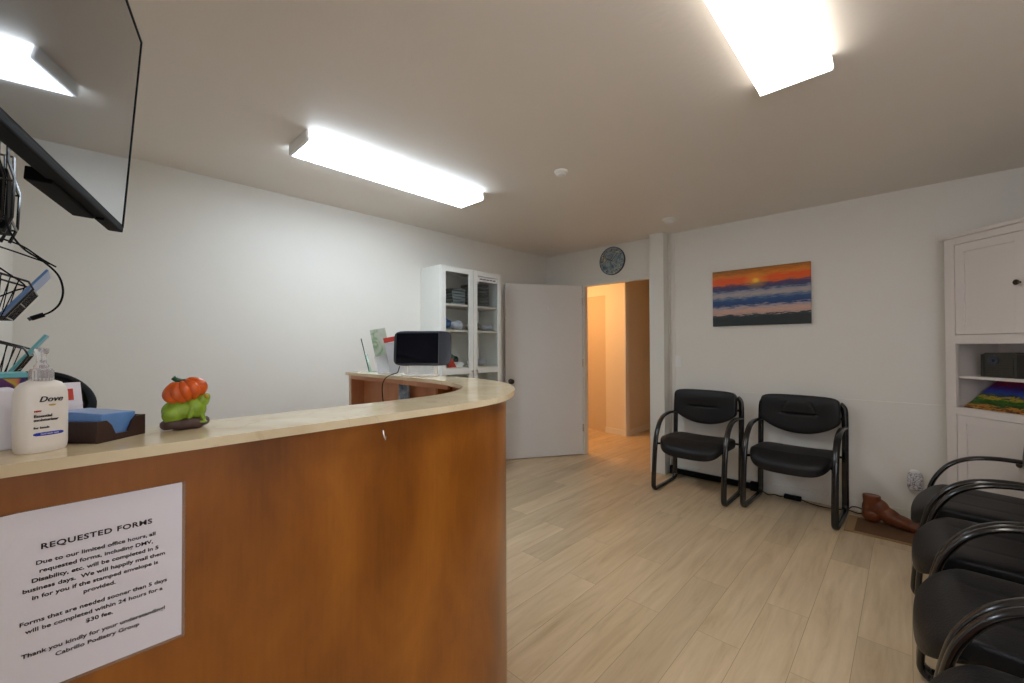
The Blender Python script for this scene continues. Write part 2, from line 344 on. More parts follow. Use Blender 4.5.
def text(name, s, size, m, parent, loc, rot, align='CENTER', bold=.0, shear=0, extr=.0002, sx=1, spacing=1, track=1):
    cu = bpy.data.curves.new(name, 'FONT'); cu.body = s; cu.size = size; cu.align_x = align; cu.align_y = 'CENTER'
    cu.offset = bold; cu.shear = shear; cu.extrude = extr; cu.space_line = spacing; cu.space_character = track; cu.resolution_u = 3
    t = bpy.data.objects.new(name+'_curve', cu); C.objects.link(t)
    dg = bpy.context.evaluated_depsgraph_get(); me = bpy.data.meshes.new_from_object(t.evaluated_get(dg))
    bpy.data.objects.remove(t); me.materials.clear(); me.materials.append(M[m])
    for v in me.vertices: v.co.x *= sx
    o = bpy.data.objects.new(name, me); C.objects.link(o); o.location = loc; o.rotation_euler = rot; o.parent = parent; return o
def T(x, y, z): return Matrix.Translation((x, y, z))

# ================================================================== SETTING
def room():
    struct(box('floor', XL-.1, XR+.1, YF-.1, 7.6, -.1, 0, 'floor', bev=0))
    struct(box('floor_hall', -4.7, XL-.1, YB+.06, 7.6, -.1, 0, 'floor', bev=0))
    struct(box('ceiling', XL-.1, XR+.1, YF-.1, YB+.1, ZC, ZC+.1, 'ceiling', bev=0))
    struct(box('wall_left', XL-.1, XL, YF-.1, YB+.1, 0, ZC, 'wall', bev=0))
    struct(box('wall_right', XR, XR+.1, YF-.1, YB+.1, 0, ZC, 'wall', bev=0))
    # front wall with an unseen window added beside the camera for soft daylight
    W0, W1, H0, H1 = .20, 1.04, .93, 2.07
    struct(boxes('wall_front', [(XL-.1, W0, YF-.1, YF, 0, ZC), (W1, XR+.1, YF-.1, YF, 0, ZC), (W0, W1, YF-.1, YF, 0, H0), (W0, W1, YF-.1, YF, H1, ZC)], 'wall'))
    wn = struct(boxes('added_window', [(W0, W0+.04, YF-.08, YF-.03, H0, H1), (W1-.04, W1, YF-.08, YF-.03, H0, H1), (W0, W1, YF-.08, YF-.03, H0, H0+.04), (W0, W1, YF-.08, YF-.03, H1-.04, H1), (W0, W1, YF-.075, YF-.035, 1.48, 1.52)], 'trim'))
    O0, O1, OH, WT = -2.850, -1.985, 2.043, .06
    struct(boxes('wall_back', [(XL, O0, YB, YB+WT, 0, ZC), (O1, XR, YB, YB+WT, 0, ZC), (O0, O1, YB, YB+WT, OH, ZC)], 'wall'))
    # pillar beside the doorway
    struct(box('trim_1', -1.958, -1.803, 4.15, YB, 0, ZC, 'trim', bev=.003))
    # narrow cover strips in the corner behind the pillar
    struct(boxes('trim_2', [(-1.80, -1.785, 4.262, YB, 0, ZC), (-1.77, -1.74, 4.272, YB, 0, ZC)], 'wall', bev=.002))
    # door lining and casing
    struct(boxes('trim_3', [(O0-.055, O0, YB-.012, YB, 0, OH+.055), (O0, O1, YB-.012, YB, OH, OH+.055),
                            (O0-.002, O0+.008, YB-.012, YB+WT, 0, OH), (O1-.012, O1+.002, YB, YB+WT, 0, OH), (O0, O1, YB, YB+WT, OH-.012, OH+.002)], 'trim', bev=.001))
    # thin batten line along the wall behind the chairs
    struct(box('trim_4', -1.74, .6, YB-.004, YB, .868, .876, 'wall', bev=.001))
    struct(box('baseboard_back', -1.74, XR, YB-.014, YB, 0, .085, 'trim', bev=.003))
    struct(box('baseboard_left', XL, XL+.012, YF, YB, 0, .085, 'trim', bev=.003))
    struct(box('baseboard_right', XR-.012, XR, YF, YB, 0, .085, 'trim', bev=.003))
    struct(box('baseboard_front', XL, XR, YF, YF+.012, 0, .085, 'trim', bev=.003))
    # corridor beyond the doorway
    struct(box('ceiling_hall', -4.7, -1.0, YB+.05, 7.7, ZC, ZC+.1, 'hallwall', bev=0)).name = 'ceiling_hall'
    a = math.atan2(-.12, .77)
    bm = bmesh.new(); bm_prism(bm, [(-4.6, 5.785), (-3.72, 5.647), (-3.72, 5.68), (-3.34, 5.62), (-3.34, 5.588), (-2.982, 5.53), (-2.975, 7.6), (-4.6, 7.6)], 0, ZC)
    struct(obj('wall_hall', bm, 'hallwall'))
    bm = bmesh.new(); bm_prism(bm, [(-3.74, 5.66), (-3.33, 5.597), (-3.33, 5.64), (-3.74, 5.70)], 2.08, ZC-.001); struct(obj('trim_5', bm, 'hallwall'))
    struct(box('wall_hall_end', -4.7, -4.6, YB-.05, 7.7, 0, ZC, 'hallwall', bev=0))
    struct(box('wall_hall_right', -1.3, -1.2, YB+.055, 7.7, 0, ZC, 'hallwall', bev=0))
    struct(box('wall_hall_near', -4.7, XL-.1, YB-.05, YB+.06, 0, ZC, 'hallwall', bev=0))
    struct(box('wall_hall_back', -3.0, -1.2, 7.5, 7.6, 0, ZC, 'hallwall', bev=0))
    struct(boxes('trim_6', [(-3.0, -2.965, 5.515, 5.56, 0, ZC), (-2.985, -2.962, 5.56, 5.62, 0, ZC)], 'trim', bev=.002))
    bm = bmesh.new()
    for (x0, y0, x1, y1) in ((-3.34, 5.588, -2.98, 5.53), (-2.977, 5.6, -2.972, 7.5)):
        d = Vector((x1-x0, y1-y0, 0)).normalized(); n = Vector((d.y, -d.x, 0))*.014
        bm_prism(bm, [(x0, y0), (x0+n.x, y0+n.y), (x1+n.x, y1+n.y), (x1, y1)], 0, .08)
    struct(obj('baseboard_hall', bm, 'trim'))
    # corridor door (in the recess)
    bm = bmesh.new(); bm_prism(bm, [(-3.715, 5.67), (-3.345, 5.612), (-3.34, 5.635), (-3.71, 5.69)], 0, 2.08)
    d2 = struct(obj('door_2', bm, 'hall_door'))
    # open door leaf
    d = bpy.data.objects.new('door_1', None); C.objects.link(d); struct(d)
    hx, hy = -2.860, 4.252; ex, ey = -3.362, 3.434
    ang = math.atan2(ey-hy, ex-hx); L = math.hypot(ex-hx, ey-hy)
    d.location = (hx, hy, 0); d.rotation_euler = (0, 0, ang)
    # local x runs hinge -> free edge; camera side is local +y or -y
    box('door_leaf', 0, L, -.035, 0, .010, 2.036, 'door', d, .002)
    sd = 1
    k = lathe('knob', [(.012, 0), (.012, .03), (.026, .036), (.030, .05), (.026, .062), (.012, .066)], 'bronze', d, (L-.062, 0, .905), (-PI/2, 0, 0), seg=24)
    k['label'] = 'dark bronze door knob'
    lathe('rosette', [(.031, 0), (.031, .004), (.026, .007)], 'bronze', d, (L-.062, 0, .905), (-PI/2, 0, 0), seg=24)
    for z in (1.80, 1.06, .28):
        boxes('hinge', [(-.012, .004, -.004, .0025, z, z+.09)], 'chrome', d, .001)
    box('coat_hook', .44, .452, 0, .012, 1.735, 1.775, 'white_plastic', d, .002)
room()

# ================================================================== CEILING FIXTURES
def fixture(label, cx, y0, y1, lens):
    t = thing('ceiling_light', label, 'ceiling light', (cx, (y0+y1)/2, ZC)); L = (y1-y0)/2
    box('housing', -.118, .118, -L+.01, L-.01, -.012, 0, 'white_plastic', t, .001)
    prof = [(-.124, -.002), (-.130, -.048), (-.126, -.060), (.126, -.060), (.130, -.048), (.124, -.002)]
    bm = bmesh.new(); a = []; b = []
    n = len(prof)
    for x, z in prof: a.append(bm.verts.new((x, -L+.012, z))); b.append(bm.verts.new((x, L-.012, z)))
    for i in range(n-1): bm.faces.new((a[i], a[i+1], b[i+1], b[i]))
    lo = obj('lens', bm, lens, t); lo.data.materials.append(M[lens+'_side'])
    for p in lo.data.polygons:
        if abs(p.normal.z) < .5: p.material_index = 1
    for s in (-1, 1):
        bm = bmesh.new(); y = (-L, -L+.014) if s < 0 else (L-.014, L)
        pr = [(x*1.015, z*1.03) for x, z in prof]; v0 = [bm.verts.new((x, y[0], z)) for x, z in pr]; v1 = [bm.verts.new((x, y[1], z)) for x, z in pr]
        for i in range(n): bm.faces.new((v0[i], v0[(i+1) % n], v1[(i+1) % n], v1[i]))
        bm.faces.new(v0); bm.faces.new(v1[::-1]); obj('end_cap', bm, 'white_plastic', t)
fixture('long white wraparound ceiling light over the reception desk, cool glow', -2.437, .852, 2.135, 'lens_cool')
fixture('long white wraparound ceiling light cut off by the top edge of the picture', -.335, .82, 2.10, 'lens_warm')
for (x, y, lab) in ((-1.579, 3.763, 'small white round smoke detector on ceiling near the pillar'), (-1.658, 2.227, 'small white round ceiling sensor between the two lights')):
    t = thing('smoke_detector' if y > 3 else 'ceiling_sensor', lab, 'smoke detector' if y > 3 else 'sensor', (x, y, ZC))
    s = 1 if y > 3 else .75
    lathe('base', [(.058*s, 0), (.058*s, -.012), (.052*s, -.016)], 'white_plastic', t)
    lathe('cap', [(.042*s, -.014), (.040*s, -.03), (.028*s, -.036), (.005, -.037)], 'white_plastic', t)

# ================================================================== RECEPTION DESK
ZT = 1.142
outer = [(-.945, YF+.004), (-.945, .2), (-.945, .5), (-.945, .70), (-.950, .81), (-.963, .90), (-.994, 1.008), (-1.057, 1.115), (-1.142, 1.219), (-1.251, 1.314), (-1.384, 1.393), (-1.53, 1.441), (-1.68, 1.460), (-1.85, 1.462), (-2.3, 1.462), (-2.735, 1.462)]
inner = [(-2.735, 1.262), (-2.3, 1.263), (-2.085, 1.265), (-1.85, 1.266), (-1.66, 1.248), (-1.48, 1.195), (-1.346, 1.12), (-1.247, 1.003), (-1.193, .87), (-1.172, .71), (-1.17, .5), (-1.17, .2), (-1.17, YF+.004)]
def offs(path, d):
    out = []
    for i, p in enumerate(path):
        a = Vector(path[max(i-1, 0)]); b = Vector(path[min(i+1, len(path)-1)]); t = (b-a).normalized()
        out.append((p[0]-t.y*d, p[1]+t.x*d))
    return out
def sp2(p, k=5): return [(v.x, v.y) for v in spline([(a, b, 0) for a, b in p], k)]
O = sp2(outer); I = sp2(inner)
def desk():
    t = thing('reception_desk', 'curved cherry wood reception counter with cream stone top', 'reception desk', (0, 0, 0))
    bm = bmesh.new(); bm_prism(bm, O+I, ZT-.0185, ZT)
    es = [e for e in bm.edges if abs(e.verts[0].co.z-e.verts[1].co.z) < 1e-6 and len(e.link_faces) == 2]
    bmesh.ops.bevel(bm, geom=es, offset=.003, segments=2, affect='EDGES', profile=.5)
    c = obj('countertop', bm, 'stone', t); c['label'] = 'cream stone countertop'
    # curved front panel
    P0 = offs(O, .036); P1 = offs(O, .060)
    P0[-1] = (-2.725, P0[-1][1]); P1[-1] = (-2.725, P1[-1][1]); 
    bm = bmesh.new(); bm_prism(bm, P0+P1[::-1], .0, ZT-.0195); f = obj('front_panel', bm, 'cherry', t, True)
    # storage shelving under the far arm, open towards the staff side
    x0, x1, y0, y1, yb = -2.722, -1.62, 1.30, 1.39, 1.388
    box('end_panel', -2.722, -2.700, 1.288, 1.388, 0, ZT-.0195, 'cherry_in', t, .001)
    box('edge_band', -2.724, -2.698, 1.281, 1.288, 0, ZT-.0195, 'pale_edge', t, .0005)['label'] = 'pale edge strip'
    box('top_rail', -2.70, -1.66, 1.283, 1.30, ZT-.046, ZT-.0195, 'cherry_in', t, .001)
    box('back_panel', -2.70, -1.62, 1.378, 1.388, .0, ZT-.0195, 'cherry_in', t, 0)
    box('shelf', -2.70, -1.74, 1.29, 1.378, .86, .88, 'cherry_in', t, .001)
    for x in (-1.76,): box('divider', x, x+.02, 1.285, 1.378, 0, ZT-.046, 'cherry', t, .001)
    # back panel of the front arm and worktop
    Pb = offs(I[::1], .03)
    box('inner_panel', -1.165, -1.145, YF+.006, .80, 0, ZT-.0195, 'cherry_in', t, .001)
    bm = bmesh.new(); bm_prism(bm, [(-1.17, YF+.016), (-1.17, .8), (-1.24, 1.0), (-1.4, 1.17), (-1.62, 1.27), (-1.9, YF+1.4), (-2.72, 1.18), (-2.72, .75), (-1.95, .72), (-1.80, .5), (-1.80, YF+.016)], .72, .75)
    obj('worktop', bm, 'cherry_in', t)
desk()

# notice sheet on the panel
def notice():
    X = -.9805
    t = thing('notice_sheet', 'white printed REQUESTED FORMS notice in clear sleeve on the wood desk front', 'notice', (X, .0345, .921))
    # local: x out of panel, y across, z up
    W, Hh = .2159, .2794
    bm = bmesh.new(); ny, nz = 12, 8; g = {}
    for i in range(ny+1):
        for j in range(nz+1):
            y = -W/2+W*i/ny; z = -Hh/2+Hh*j/nz
            curl = .004*max(0, (-(y)/W*2-.7)/.3)**2*max(0, (z/Hh*2-.4)/.6)
            g[i, j] = (y, z, .0016+curl*1.5)
    fr = {k: bm.verts.new((v[2], v[0], v[1])) for k, v in g.items()}; bk = {k: bm.verts.new((v[2]-.0006, v[0], v[1])) for k, v in g.items()}
    for i in range(ny):
        for j in range(nz):
            bm.faces.new([fr[a] for a in ((i, j), (i+1, j), (i+1, j+1), (i, j+1))]); bm.faces.new([bk[a] for a in ((i, j), (i, j+1), (i+1, j+1), (i+1, j))])
    obj('paper', bm, 'paper', t)
    Y = .004
    # sleeve margin: narrow clear border around the sheet
    bm = bmesh.new(); m = .005
    for b in ((-W/2-m, W/2+m, -Hh/2-m, -Hh/2), (-W/2-m, W/2+m, Hh/2, Hh/2+.001), (W/2, W/2+m, -Hh/2, Hh/2), (-W/2-m, -W/2, -Hh/2, Hh/2)): bm_box(bm, 0.0005, .0016, *b)
    obj('clear_sleeve', bm, 'sleeve', t)
    rot = (PI/2, 0, PI/2)
    lines = [(.081, 'REQUESTED FORMS', .0118, .00028, 1.10),
             (.0575, 'Due to our limited office hours, all', .0086, .00018, 1.0), (.0445, 'requested forms, including DMV,', .0086, .00018, 1.0),
             (.0315, 'Disability, etc. will be completed in 5', .0086, .00018, 1.0), (.0185, 'business days.  We will happily mail them', .0086, .00018, 1.0),
             (.0055, 'in for you if the stamped envelope is', .0086, .00018, 1.0), (-.0075, 'provided.', .0086, .00018, 1.0),
             (-.0305, 'Forms that are needed sooner than 5 days', .0086, .00018, 1.0), (-.0435, 'will be completed within 24 hours for a', .0086, .00018, 1.0), (-.0565, '$30 fee.', .0086, .00018, 1.0),
             (-.0795, 'Thank you kindly for your understanding!', .0086, .00018, 1.0), (-.0925, 'Cabrillo Podiatry Group', .0086, .00018, 1.0)]
    for z, s, sz, b, tr in lines:
        o = text('lettering', s, sz, 'ink', t, (.0022, 0, z), rot, bold=b, sx=1.17, track=tr)
        w = o.dimensions.x
    return t
notice()
# clear hook / clip under the counter edge
t = thing('adhesive_hook', 'small clear plastic hook stuck to wood under the counter edge', 'hook', (-.984, .552, 1.085))
box('plate', 0, .003, -.009, .009, -.016, .028, 'white_plastic', t, .001)
tube('hook', [(.003, 0, .01), (.008, 0, -.004), (.014, 0, -.012), (.017, 0, -.002)], .0022, 'chrome', t)

# ================================================================== ITEMS ON THE COUNTER
def soap():
    t = thing('soap_bottle', 'white pump soap bottle with blue label stripe on counter', 'soap bottle', (-1.036, -.034, ZT), math.radians(113.5))
    prof = [(.4, 0), (.9, .0), (.97, .004), (1, .012), (1, .080), (.985, .094), (.92, .104), (.74, .1115), (.46, .1155), (.42, .118)]
    lathe('bottle', [(r*.0305, z) for r, z in prof], 'bottle', t, sx=1, sy=.68, seg=56, expo=3.0)
    bm = bmesh.new(); bm_lathe(bm, [(.0138, .114), (.0138, .132), (.0128, .134), (.006, .135)], 40)
    # collar ribs
    for k in range(20):
        a = 2*PI*k/20; bm_sweep(bm, [(.0139*math.cos(a), .0139*math.sin(a), .115), (.0139*math.cos(a), .0139*math.sin(a), .131)], .0008, seg=6)
    obj('collar', bm, 'clear', t, True)
    lathe('pump_stem', [(.009, .134), (.009, .139), (.0062, .143), (.0058, .156), (.0085, .161), (.0088, .167), (.004, .1685)], 'clear', t, seg=24)
    tube('nozzle', [(0, 0, .165), (-.002, -.012, .1645), (-.004, -.022, .1635), (-.005, -.026, .161)], .0034, 'clear', t)
    fy = -.0211; rot = (PI/2, 0, 0)
    # lettering stands on the front face (local -y)
    text('brand_lettering', 'Dove', .0125, 'ink', t, (.003, fy-.0002, .085), rot, bold=.0001, shear=.3, extr=.0008)
    bm = bmesh.new(); bm_super(bm, .009, .001, .003, 1, 1, 16, 8); obj('dove_mark', bm, 'gold', t, False, (.005, fy, .0755))
    text('label_red', 'NEW', .0035, 'red', t, (-.012, fy-.0002, .0665), rot, bold=.0001, extr=.0006)
    text('label_lettering', 'Essential\nmoisturizer', .0062, 'ink', t, (-.0165, fy-.0002, .0555), rot, align='LEFT', bold=.0001, extr=.0006)
    text('label_lettering', 'for hands', .0048, 'ink', t, (-.0165, fy-.0002, .040), rot, align='LEFT', bold=.0001, extr=.0006)
    bm = bmesh.new(); bm_super(bm, .036, .0022, .0058, .5, .5, 32, 8, deform=lambda c: (c.x, c.y+.0010*(abs(c.x)/.018)**3, c.z)); b = obj('blue_stripe', bm, 'blue', t, True, (.0015, fy+.0008, .0295)); b['label'] = 'blue label stripe'
    text('stripe_lettering', 'hand wash care', .0034, 'white_plastic', t, (.002, fy-.0006, .0296), rot, extr=.0004)
soap()
def note_tray():
    a = Vector((-.65, .76, 0)).normalized(); ang = math.atan2(a.y, a.x)
    # local x along a (right in the picture), local y = left-hand normal
    t = thing('note_tray', 'dark brown leatherette tray with a scooped side on counter', 'tray', (-1.031, .032, ZT), ang)
    W, D, h = .090, .105, .038
    t.location = (-1.031, .032, ZT)
    box('base', 0, W, 0, D, 0, .004, 'brown_tray', t, .001)
    bm = bmesh.new()
    def side(poly, y0, y1):
        f = [bm.verts.new((x, y0, z)) for x, z in poly]; g = [bm.verts.new((x, y1, z)) for x, z in poly]; n = len(poly)
        for i in range(n): bm.faces.new((f[i], f[(i+1) % n], g[(i+1) % n], g[i]))
        bm.faces.new(f); bm.faces.new(g[::-1])
    poly = [(0, 0), (W, 0), (W, h), (W*.80, h), (W*.70, h*.75), (W*.62, h*.3), (W*.36, h*.3), (W*.28, h*.75), (W*.18, h), (0, h)]
    side(poly, 0, .004); side(poly, D-.004, D)
    obj('scooped_side', bm, 'brown_tray', t)
    boxes('side_wall', [(0, .004, .004, D-.004, 0, h), (W-.004, W, .004, D-.004, 0, h)], 'brown_tray', t, .001)
    n = tag(box('note_pad', -.033, .033, -.046, .044, 0, .042, 'blue_pad', None, .003, (-1.031, .032, ZT), (0, 0, 0)), 'wrapped light blue note pad sitting in the brown tray', 'note pad')
    n.location = Vector((-1.031, .032, ZT+.0055))+Matrix.Rotation(ang, 3, 'Z') @ Vector((W/2-.006, D/2, 0)); n.rotation_euler = (math.radians(4), 0, ang+.05)
    n.location.z += .004; n.rotation_euler.y = .05
note_tray()
def figurine():
    t = thing('pumpkin_frog_figurine', 'small glazed green frog figurine carrying an orange pumpkin', 'figurine', (-1.088, .163, ZT), math.radians(81.5))
    bm = bmesh.new(); bm_super(bm, .080, .046, .024, .6, .9, 40, 14, deform=lambda c: (c.x*(1+.05*math.sin(c.y*200)), c.y*(1+.06*math.sin(c.x*150)), c.z+.0015*math.sin(c.x*220)), mtx=T(0, 0, .012)); obj('base', bm, 'frogbase', t, True)
    bm = bmesh.new()
    def blob(x, y, z, a, b, c, ry=0): bm_super(bm, 2*a, 2*b, 2*c, 1, 1, 20, 12, mtx=T(x, y, z) @ Matrix.Rotation(ry, 4, 'Y'))
    blob(-.010, 0, .039, .029, .019, .023, .05)      # body
    blob(-.020, -.010, .031, .018, .011, .018)       # haunch
    blob(-.020, .010, .031, .018, .011, .018)
    blob(-.004, -.014, .016, .014, .007, .004)       # hind feet
    blob(.017, -.003, .044, .018, .016, .024, -.3)   # chest
    blob(.029, -.004, .058, .012, .013, .014)        # head
    blob(.036, -.007, .063, .006, .008, .009)
    blob(.008, -.014, .030, .005, .006, .020, .25)   # arm
    blob(.028, -.010, .026, .0048, .005, .017, -.3)
    blob(.012, -.018, .014, .009, .005, .003); blob(.029, -.016, .014, .008, .005, .003)
    f = obj('frog', bm, 'frog', t, True)
    r = f.modifiers.new('merge', 'REMESH'); r.mode = 'VOXEL'; r.voxel_size = .0014; r.use_smooth_shade = True
    bm = bmesh.new(); bm_super(bm, .0042*2, .003*2, .0045*2, 1, 1, 12, 8, mtx=T(.035, -.015, .066)); bm_super(bm, .0042*2, .003*2, .0045*2, 1, 1, 12, 8, mtx=T(.035, .006, .066)); obj('eye', bm, 'gold', t, True)
    def rib(c):
        a = math.atan2(c.y, c.x); s = 1-.14*abs(math.cos(a*5))**6
        r = math.hypot(c.x, c.y)/.034; z = c.z*(1-.35*max(0, 1-r*2.2))
        return (c.x*s, c.y*s, z*s)
    bm = bmesh.new(); bm_super(bm, .080, .060, .052, 1, 1, 80, 24, deform=rib, mtx=T(0, 0, .079) @ Matrix.Rotation(-.32, 4, 'Y')); obj('pumpkin', bm, 'orange_pumpkin', t, True)
    tube('stem', [(.000, 0, .092), (-.006, 0, .098), (-.013, 0, .101), (-.020, -.001, .107)], .0055, 'stem', t, rb=.0045)
    tube('stem_collar', [(.006, 0, .0965), (.000, 0, .0975), (-.008, 0, .0965)], .008, 'stem', t, rb=.004)
figurine()
def left_items():
    # white folded paper stack / envelope box at the left edge
    t = tag(box('paper_stack', -.035, .035, -.06, .06, 0, .100, 'paper', None, .004, (-1.105, -.127, ZT), (0, 0, .16)), 'pale lilac-white paper box beside the soap bottle at left edge', 'paper box')
    t = thing('tissue_box', 'purple patterned box with teal rim behind the soap bottle', 'box', (-1.262, -.118, ZT), .1)
    box('body', -.045, .045, -.055, .055, 0, .112, 'color_box', t, .002)
    box('rim', -.047, .047, -.057, .057, .112, .121, 'teal', t, .002)
    bm = bmesh.new(); pts = [(0, -.07), (.0, .020), (.0, .012), (.0, -.07)]
    bm_box(bm, -.0015, .0015, -.045, .030, 0, .235, .0005)
    sh = tag(obj('leaning_sheet', bm, 'paper', None, False, (-1.335, -.105, ZT+.001), (math.radians(12), 0, .12)), 'white sheet leaning behind the purple box, cut by the left edge', 'paper sheet')
    t = thing('tent_card', 'white folded card with red mark between soap bottle and fan', 'card', (-1.165, -.022, ZT), .35)
    bm = bmesh.new()
    for s in (1, -1):
        m = Matrix.Rotation(s*math.radians(13), 4, 'Y')
        bm_box(bm, -.0006, .0006, -.045, .036, 0, .104, 0, T(-.024*-s*-1, 0, 0) @ m)
    obj('card', bm, 'paper', t)
    bm = bmesh.new(); bm_box(bm, .0008, .0014, .014, .024, .070, .092, 0, T(.024, 0, 0) @ Matrix.Rotation(-math.radians(13), 4, 'Y')); obj('red_mark', bm, 'red', t)
left_items()
def fan():
    t = thing('desk_fan', 'round black desk fan tilted upward behind the counter', 'fan', (-1.60, -.058, .75), math.radians(97))
    lathe('base', [(.085, 0), (.085, .012), (.07, .022), (.03, .028)], 'black_plastic', t)
    tube('post', [(0, .0, .02), (0, .01, .20), (0, .02, .37)], .013, 'black_plastic', t)
    hd = Matrix.Translation((0, 0, .415)) @ Matrix.Rotation(math.radians(52), 4, 'X')   # disc normal = local z tipped
    def ring(r, th, z): return [hd @ Vector((r*math.cos(a), r*math.sin(a), z)) for a in (2*PI*k/48 for k in range(48))]
    bm = bmesh.new(); bm_sweep(bm, ring(.094, 0, 0), .012, .018, 10, True); bm_sweep(bm, ring(.075, 0, .016), .003, .003, 6, True); bm_sweep(bm, ring(.05, 0, .018), .003, .003, 6, True)
    obj('guard_ring', bm, 'black_plastic', t, True)
    bm = bmesh.new()
    for k in range(18):
        a = 2*PI*k/18; bm_sweep(bm, [hd @ Vector((.03*math.cos(a), .03*math.sin(a), .02)), hd @ Vector((.092*math.cos(a+.2), .092*math.sin(a+.2), .006))], .0022, seg=6)
    obj('grille', bm, 'slate', t, True)
    bm = bmesh.new(); bm_super(bm, .07, .07, .05, .7, 1, 24, 10, mtx=hd @ T(0, 0, .0)); obj('hub', bm, 'slate', t, True)
    bm = bmesh.new()
    for k in range(5):
        a = 2*PI*k/5; bm_super(bm, .06, .04, .006, 1, 1, 16, 8, mtx=hd @ Matrix.Rotation(a, 4, 'Z') @ T(.05, 0, -.008) @ Matrix.Rotation(.45, 4, 'X'))
    obj('blades', bm, 'black_plastic', t, True)
fan()

# ------------------------------------------------------------------ far arm of the counter
def display():
    p = Vector((-2.000, 1.372, ZT)); 
    t = thing('touchscreen_display', 'dark slate desktop screen with wide right bezel on the far counter', 'display', p, YAW+.03)
    # local x = right in picture, local -y faces the camera
    tilt = Matrix.Translation((0, 0, .158)) @ Matrix.Rotation(math.radians(-8), 4, 'X')
    bm = bmesh.new(); bm_super(bm, .322, .022, .198, .25, .18, 64, 32, mtx=tilt); obj('bezel', bm, 'slate', t, True)
    bm = bmesh.new(); bm_box(bm, -.146, .090, -.0135, -.010, -.085, .085, .001, tilt); obj('screen', bm, 'screen', t)
    bm = bmesh.new(); bm_box(bm, .0905, .092, -.0125, -.010, -.092, .092, 0, tilt); obj('bezel_seam', bm, 'grey', t)
    for x in (-.105, .060): box('stand_leg', x, x+.020, -.004, .030, .01, .09, 'white_plastic', t, .003)
    box('stand_plate', -.105, .080, .012, .018, .008, .085, 'clear', t, .001)
    box('base', -.112, .088, -.045, .060, 0, .010, 'white_plastic', t, .003)
    inv = (Matrix.Translation(p) @ Matrix.Rotation(YAW+.03, 4, 'Z')).inverted()
    pc = [(-2.125, 1.30, ZT+.055), (-2.125, 1.285, ZT+.020), (-2.15, 1.262, ZT+.008), (-2.195, 1.245, ZT-.02), (-2.215, 1.24, ZT-.08), (-2.20, 1.245, ZT-.20), (-2.17, 1.245, ZT-.385)]
    tube('power_cord', [inv @ Vector(q) for q in pc], .0028, 'black_plastic', t)
display()
def far_items():
    a = math.radians(62.6)
    t = thing('glass_plaque', 'clear slanted plaque with dark green edge at the counter far end', 'plaque', (-2.605, 1.365, ZT), a)
    bm = bmesh.new(); sh = Matrix.Rotation(math.radians(-13), 4, 'Y')
    bm_box(bm, -.003, .003, -.035, .035, .006, .228, .001, sh); obj('green_edge', bm, 'green_edge', t)
    bm = bmesh.new(); bm_box(bm, .004, .016, -.030, .030, .005, .120, .001, sh); obj('clear_block', bm, 'green_glass', t)
    box('foot', -.012, .060, -.035, .035, 0, .005, 'green_glass', t, .001)
    t = thing('brochure_holder', 'clear stand with tall green leafy brochure on the far counter', 'brochure holder', (-2.385, 1.37, ZT), a)
    ti = Matrix.Rotation(math.radians(-11), 4, 'Y') @ Matrix.Rotation(math.radians(-8), 4, 'X')
    bm = bmesh.new(); bm_box(bm, -.050, .044, 0, .004, .006, .290, .001, ti); obj('brochure', bm, 'brochure_art', t)
    bm = bmesh.new(); bm_box(bm, -.056, .050, -.004, -.001, .006, .12, .001, ti); obj('holder_front', bm, 'clear', t)
    box('holder_foot', -.056, .050, -.03, .04, 0, .004, 'clear', t, .001)
    t = thing('leaflet', 'white leaflet with red flag top beside the dark display', 'leaflet', (-2.275, 1.385, ZT), a)
    bm = bmesh.new(); bm_box(bm, -.045, .045, 0, .003, .003, .200, .001, ti); obj('sheet', bm, 'bagwhite', t)
    bm = bmesh.new(); bm_box(bm, -.047, .050, -.003, .004, .205, .235, .001, ti); obj('red_flap', bm, 'red', t)
    t = tag(box('booklet', -.046, .046, -.006, .006, 0, .212, 'book_cover', None, .002, (-2.145, 1.335, .8815), (math.radians(-3), 0, .1)), 'blue grey booklet standing in the desk cubby', 'booklet')
far_items()

